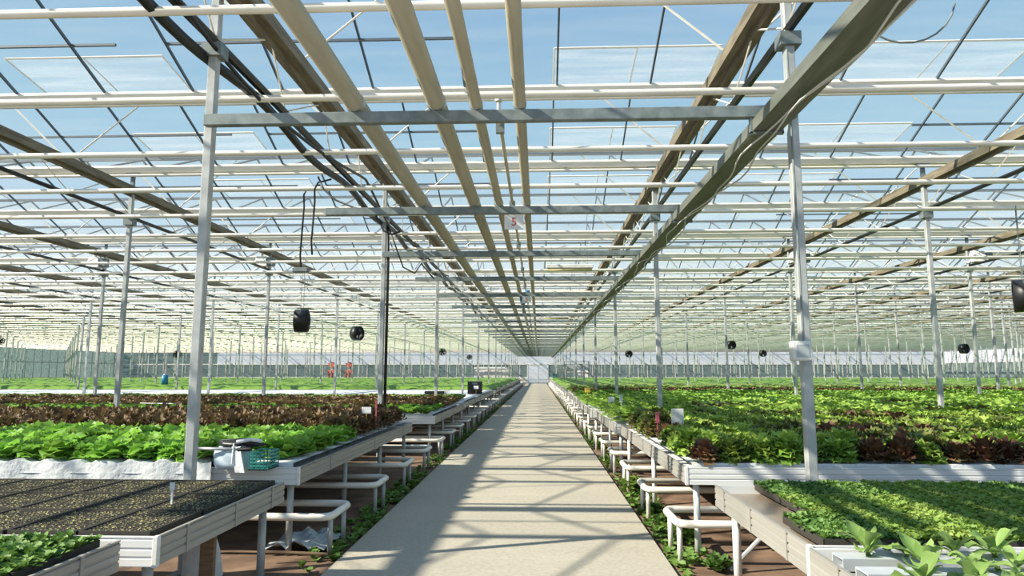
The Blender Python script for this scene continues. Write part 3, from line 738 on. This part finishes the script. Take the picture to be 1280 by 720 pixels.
# nearest right bench: channels with pale young plants
for j in range(6):
    y=3.36-.24*j
    t=empty('growing_channel',(1.42,y,ZB-.06))
    MB().box(0,-.06,0,2.6,.06,.006).box(0,-.06,0,2.6,-.052,.055).box(0,.052,0,2.6,.06,.055).box(0,-.06,.055,2.6,.06,.062).build('gutter_profile',M['chan'],t)
    tag(t,f"white growing channel on the nearest right bench, {od(j+1)} from the seedling trays",'growing channel','white growing channels')
def young(rn):
    old=random.getstate(); random.seed(rn); mb=MB()
    for k in range(9):
        leaf(mb,(0,0,0),2*PI*k/9*1.7+R(-.3,.3),R(.08,.17),R(.032,.055),R(.7,1.5),R(.2,1.8),.014,8,4,.2,R(0,6),True)
    random.setstate(old); return mb.mesh('young_lettuce',M['pale'],True)
YM=[young(i) for i in range(4)]; n=0
for j in range(5):
    for i in range(11):
        x=1.58+.20*i+(.1 if j%2 else 0); y=3.36-.24*j
        if x>3.9 or not in_frame(x,y,.95,10): continue
        o=bpy.data.objects.new('young_lettuce',YM[n%4]); n+=1; C.objects.link(o); o.location=(x+R(-.04,.04),y,ZB+.002); o.rotation_euler=(0,0,R(0,6)); s=R(.8,1.1); o.scale=(s,s,s)
        tag(o,f"pale upright young lettuce lower right, {od(i+1)} from path in the {od(j+1)} channel",'lettuce','pale young lettuces lower right')
# ---------------------------------------------------------------- weeds
def weeds(x0,x1,dens,lab):
    mb=MB(); y=4.5
    while y<46:
        for _ in range(int(dens*(1 if y<20 else .5))):
            if math.sin(y*2.1)+math.sin(y*.77+1)+R(-1,1)<-.7: continue
            sprigs(mb,R(x0,x1),y+R(-.1,.1),.0,R(4,7).__int__(),R(.04,.10),R(.025,.05),R(.5,1.2))
        y+=.12
    o=mb.build('weeds',M['weed'],smooth=True); tag(o,lab,'weeds',None,'stuff')
weeds(1.17,1.52,5,'low green weeds growing along the right edge of the path')
weeds(-2.12,-1.82,5,'low green weeds growing along the left edge of the path')
for i,(x,y,s) in enumerate(((1.30,9.6,1.7),(1.33,8.2,1.1),(1.45,7.0,1.2),(1.50,5.95,1.1),(1.36,7.6,.9))):
    mb=MB()
    for _ in range(26):
        a=R(0,6.28); q=R(0,.10); sprigs(mb,q*math.cos(a)*s,q*math.sin(a)*s,R(0,.07)*s,5,.07*s,.035*s,R(.6,1.3))
    o=mb.build('weed_clump',M['seed'] if i in(0,2) else M['seed_d'],smooth=True,loc=(x,y,0)); tag(o,f"leafy weed clump beside the right path edge, {['bushy one by the third pipe loop','pale one between two pipe loops','one right beside the nearest pipe loop','dark one nearest the camera','small one behind the nearest pipe loop'][i]}",'weed','weed clumps on the right')
# ---------------------------------------------------------------- small things on the left bench front
t=empty('plastic_bag',(-2.78,6.10,ZB))
n=22; v=[];f=[]
prof=[(.0,.0),(.16,.0),(.17,.05),(.165,.12),(.155,.17),(.12,.20),(.05,.205)]
mb=MB()
for (rr,zz) in prof:
    for k in range(n):
        a=2*PI*k/n; q=rr*(1+.10*math.sin(5*a+zz*20)+.05*math.sin(11*a)); v.append((q*1.0*math.cos(a)*1.05,q*.55*math.sin(a),zz+ .01*math.sin(7*a)*(zz>.1)))
for j in range(len(prof)-1):
    for k in range(n): f.append((j*n+k,j*n+(k+1)%n,(j+1)*n+(k+1)%n,(j+1)*n+k))
mb.add(v,f).build('bag',M['skyblue'],t,True)
MB().add([(.02,-.10,.2),(.1,-.11,.2),(.16,-.13,-.02),(.07,-.12,-.02),(.02,-.08,.205),(.1,-.09,.205),(.16,-.115,-.02),(.07,-.105,-.02)],[(0,3,2,1),(4,5,6,7),(0,1,5,4),(1,2,6,5),(2,3,7,6),(3,0,4,7)]).build('loose_flap',M['film'],t)
tag(t,'white plastic bag of supplies standing by the near left post','bag')
t=empty('plastic_crate',(-2.50,6.10,ZB+.002)); mb=MB(); 
mb.box(-.085,-.13,0,.085,.13,.01)
for zz in (0,.03,.06,.09,.12,.15): 
    for (a,b,c,d) in ((-.085,-.13,.085,-.122),(-.085,.122,.085,.13),(-.085,-.13,-.077,.13),(.077,-.13,.085,.13)): mb.box(a,b,zz,c,d,zz+.014)
for k in range(6):
    x=-.085+.034*k; mb.box(x-.003,-.13,0,x+.003,-.122,.16); mb.box(x-.003,.122,0,x+.003,.13,.16)
mb.build('mesh_sides',M['teal'],t); tag(t,'teal plastic mesh crate beside the white bag','crate')
t=empty('black_sack',(-2.72,6.10,ZB+.215)); mb=MB(); n=14; v=[];f=[]
for j,(rr,zz) in enumerate(((.001,-.02),(.10,-.015),(.15,.0),(.12,.03),(.001,.045))):
    for k in range(n): a=2*PI*k/n; q=rr*(1+.25*math.sin(3*a+j)); v.append((q*1.35*math.cos(a),q*.6*math.sin(a),zz+.012*math.sin(4*a)))
for j in range(4):
    for k in range(n): f.append((j*n+k,j*n+(k+1)%n,(j+1)*n+(k+1)%n,(j+1)*n+k))
mb.add(v,f).build('sack',M['black'],t,True); MB().tube([(.0,-.09,.03),(.12,-.07,.05),(.2,-.02,.03)],.018,6).tube([(-.02,-.1,.02),(-.02,-.12,-.16)],.008,5).build('tie',M['film'],t)
tag(t,'crumpled black sack lying on top of the white bag','sack')
o=MB().tube([(-3.15,6.02,.985),(-2.68,6.0,.98)],.014,8).build('hand_tool',M['galv'],smooth=True); MB().tube([(-2.70,6.0,.98),(-2.58,6.0,.985)],.02,8).build('handle',M['black'],o)
tag(o,'thin metal rod lying across the bag in front of the near left post','tool')
# labels and signs on stakes
def stake(x,y,z,h,w,ht,m,ms,lab,cat='sign',name='crop_label'):
    t=empty(name,(x,y,z)); MB().bbox(-.007,-.004,-.03,.007,.004,h,.002).build('stake',M[ms],t)
    if w: MB().bbox(-w/2,-.008,h-.02,w/2,-.003,h-.02+ht,.002).build('card',M[m],t)
    tag(t,lab,cat)
stake(-2.41,4.41,.79,.13,.035,.05,'film','film','white plant label standing in the black plug trays','label')
stake(-2.38,9.25,.95,.17,.13,.09,'film','yellow','white crop label on a yellow stake at the left bench edge')
stake(-2.27,9.35,.95,.24,.03,.10,'pink','pink','pink marker peg behind the white label at the left bench edge','peg')
stake(1.68,8.25,.95,.10,.15,.20,'vent','vent','white square sign standing among the frilly lettuces')
stake(1.50,8.6,.95,.10,.05,.14,'pink','pink','dark pink marker peg left of the white square sign','peg')
stake(1.36,18.7,.95,.18,.16,.13,'yellow','yellow','yellow crop label beside the path on the right benches')
stake(1.42,13.2,.95,.12,.12,.14,'film','film','white crop label standing at the right bench edge')
stake(1.62,13.3,.95,.14,.06,.16,'skyblue','film','pale blue crop label beside the white one on the right')
stake(-2.33,25.0,.86,.2,.18,.12,'film','yellow','pale crop label far along the left bench edge by the black crate')
stake(-2.40,17.6,.95,.15,.16,.12,'film','yellow','pale crop label in the red lettuce on the left')
# black crate and tray further down on the left
t=empty('black_crate',(-2.44,25.8,ZT+.01)); mb=MB(); mb.box(-.27,-.2,0,.27,.2,.02)
for zz in (0,.1,.2,.3,.4): mb.box(-.27,-.2,zz,.27,-.185,zz+.07); mb.box(-.27,.185,zz,.27,.2,zz+.07); mb.box(-.27,-.2,zz,-.255,.2,zz+.07); mb.box(.255,-.2,zz,.27,.2,zz+.07)
for x in (-.27,-.1,.08,.25): mb.box(x,-.2,0,x+.02,-.185,.47)
mb.box(-.25,-.18,.02,.25,.18,.40); mb.build('sides',M['black'],t); MB().box(-.1,-.21,.36,.1,-.2,.42).build('handle',M['dark'],t); tag(t,'black slatted plastic crate standing on the left bench','crate')
t=empty('black_tray',(-3.95,25.7,ZT+.01)); MB().box(-.4,-.2,0,.4,.2,.02).box(-.4,-.2,0,.4,-.18,.1).box(-.4,.18,0,.4,.2,.1).box(-.4,-.2,0,-.38,.2,.1).box(.38,-.2,0,.4,.2,.1).build('tray',M['black'],t); tag(t,'low black tray among the lettuces left of the black crate','tray')
o=MB().tube([(-8.65,14.3,1.0),(-7.35,13.6,1.02)],.008,6).build('marker_stick',M['film']); tag(o,'thin white stick lying over the lettuces far left','stick')
t=empty('blue_container',(-20.2,35.5,ZB+.2)); MB().tube([(0,0,0),(0,0,.5)],.17,14).build('body',M['blue'],t,True); MB().tube([(0,0,.5),(0,0,.55)],.10,12).build('lid',M['film'],t,True); tag(t,'small blue container standing in the far left beds','container')
t=empty('potted_box',(1.36,11.6,ZT-.03)); MB().bbox(-.06,-.08,0,.06,.08,.12,.01).build('box',M['vent'],t); tag(t,'small white box on the corner of the right bench','box')
# clutter under the left benches
t=empty('plastic_sheet',(-2.25,6.55,.0)); v=[];f=[]; n=9
for i in range(n):
    for j in range(n): v.append((-.28+.07*i,-.3+.075*j,.03+.10*abs(math.sin(i*1.1+j*.6))*(1-abs(i-4)/6)+R(0,.03)))
for i in range(n-1):
    for j in range(n-1): f.append((i*n+j,(i+1)*n+j,(i+1)*n+j+1,i*n+j+1))
MB().add(v,f).build('sheet',M['plastic_grey'],t); tag(t,'crumpled grey plastic sheet on the ground under the left bench','plastic sheet')
t=empty('white_sack',(-2.62,5.3,0)); v=[];f=[]; n=14; pr=[(.001,0),(.13,0),(.15,.12),(.13,.30),(.09,.42),(.001,.45)]
for j,(rr,zz) in enumerate(pr):
    for k in range(n): a=2*PI*k/n; q=rr*(1+.12*math.sin(3*a+j)); v.append((q*math.cos(a),q*math.sin(a)*.8,zz))
for j in range(len(pr)-1):
    for k in range(n): f.append((j*n+k,j*n+(k+1)%n,(j+1)*n+(k+1)%n,(j+1)*n+k))
MB().add(v,f).build('sack',M['film'],t,True); tag(t,'white sack standing under the near left bench','sack')
t=empty('wooden_board',(-2.30,4.72,0)); MB().bbox(-.05,-.02,0,.05,.02,.62,.004).build('board',M['wood'],t); tag(t,'brown board standing under the near left bench','board')
o=MB().tube([(-2.45,6.0,.10),(-1.9,6.15,.045)],.015,6).build('wooden_stick',M['wood']); tag(o,'thin wooden stick on the ground beside the left path edge','stick')
# ---------------------------------------------------------------- far end things
def cart(x,y,w,h,m,lab,name='plant_trolley',shelf=3):
    t=empty(name,(x,y,0)); b=MB(); 
    for sx in (-w/2,w/2):
        for sy in (-.3,.3): MB().box(sx-.05,sy-.05,.12,sx+.05,sy+.05,h).build('upright',M['galv_d'],t)
    for k in range(shelf): z=.25+(h-.3)*k/(shelf-1); MB().box(-w/2,-.32,z,w/2,.32,z+.07).build('shelf',M[m],t)
    for sx in (-w/2+.1,w/2-.1): MB().tube([(sx,-.3,.1),(sx,-.24,.1)],.1,10).build('wheel',M['black'],t); tag(t,lab,'trolley'); return t
t=cart(5.0,88,3.2,3.05,'vent','tall white trolley frame at the far end right of the path')
MB().box(-1.5,-.25,2.1,1.5,.25,2.75).build('load',M['plastic_grey'],t); MB().box(.1,-.25,.4,1.5,.25,1.9).build('box',M['film'],t)
for i,(x,l) in enumerate(((-25.1,'the one nearer the path'),(-27.4,'the one further from the path'))):
    t=empty('red_machine',(x,88,0)); 
    for sx in (-.42,0,.42): MB().box(sx-.05,-.3,0,sx+.05,.3,1.7).build('post',M['red'],t)
    MB().box(-.5,-.3,1.55,.5,.3,1.95).build('lower_head',M['red'],t); MB().tube([(0,0,1.95),(0,0,2.3)],.06,8).build('stem',M['vent'],t)
    MB().add([(.55*math.cos(a)*q,.3*sy,2.62+.38*math.sin(a)*q) for sy in (-1,1) for a,q in [(2*PI*k/12,1 if k%2 else .78) for k in range(12)]],[tuple(range(12)),tuple(range(23,11,-1))]+[(k,(k+1)%12,12+(k+1)%12,12+k) for k in range(12)]).build('upper_head',M['red'],t); tag(t,f"pale red machine standing in the left distance, {l}",'machine','red machines')
t=empty('white_cabinet',(-6.2,89,0)); MB().bbox(-2.3,-.5,0,2.3,.5,2.3,.03).build('body',M['film'],t); MB().box(-.9,-.53,.1,-.1,-.5,2.1).build('door',M['vent'],t); MB().box(.1,-.53,.1,.9,-.5,2.1).build('door',M['vent'],t); tag(t,'low white cabin at the far end left of the path','cabin')
t=empty('teal_bin',(2.2,88,0)); MB().bbox(-.35,-.35,0,.35,.35,1.3,.04).build('body',M['teal'],t); MB().bbox(-.38,-.38,1.3,.38,.38,1.4,.03).build('lid',M['blue'],t); tag(t,'small teal bin by the far end of the path','bin')

# ---------------------------------------------------------------- light
w=bpy.data.worlds.new('sky'); bpy.context.scene.world=w; w.use_nodes=True; nt=w.node_tree; n=nt.nodes; L=nt.links
bg=n['Background']; tc=n.new('ShaderNodeTexCoord'); sp=n.new('ShaderNodeSeparateXYZ'); L.new(tc.outputs['Generated'],sp.inputs[0])
rp=n.new('ShaderNodeValToRGB'); L.new(sp.outputs['Z'],rp.inputs[0]); cr=rp.color_ramp
cr.elements[0].position=0; cr.elements[0].color=(.80,.86,.90,1)
cr.elements[1].position=1; cr.elements[1].color=(.13,.28,.58,1)
for p,c in ((.10,(.70,.79,.86)),(.22,(.43,.61,.75)),(.34,(.31,.53,.69)),(.50,(.23,.42,.63))):
    e=cr.elements.new(p); e.color=(*c,1)
L.new(rp.outputs[0],bg.inputs[0]); bg.inputs[1].default_value=.97
sd=bpy.data.lights.new('sun','SUN'); sd.energy=8.2; sd.angle=math.radians(.6); sd.color=(1,.92,.77)
so=bpy.data.objects.new('sun',sd); C.objects.link(so); so.location=(-20,-5,20)
dv=Vector((1.38,.50,-1.05)).normalized(); so.rotation_euler=dv.to_track_quat('-Z','Y').to_euler()
sc=bpy.context.scene
sc.view_settings.view_transform='Standard'; sc.view_settings.look='None'; sc.view_settings.gamma=1; sc.view_settings.exposure=.2; sc.view_settings.use_curve_mapping=False
cy=sc.cycles; cy.max_bounces=7; cy.diffuse_bounces=2; cy.glossy_bounces=2; cy.transmission_bounces=2; cy.transparent_max_bounces=72; cy.use_denoising=True
cy.caustics_reflective=False; cy.caustics_refractive=False
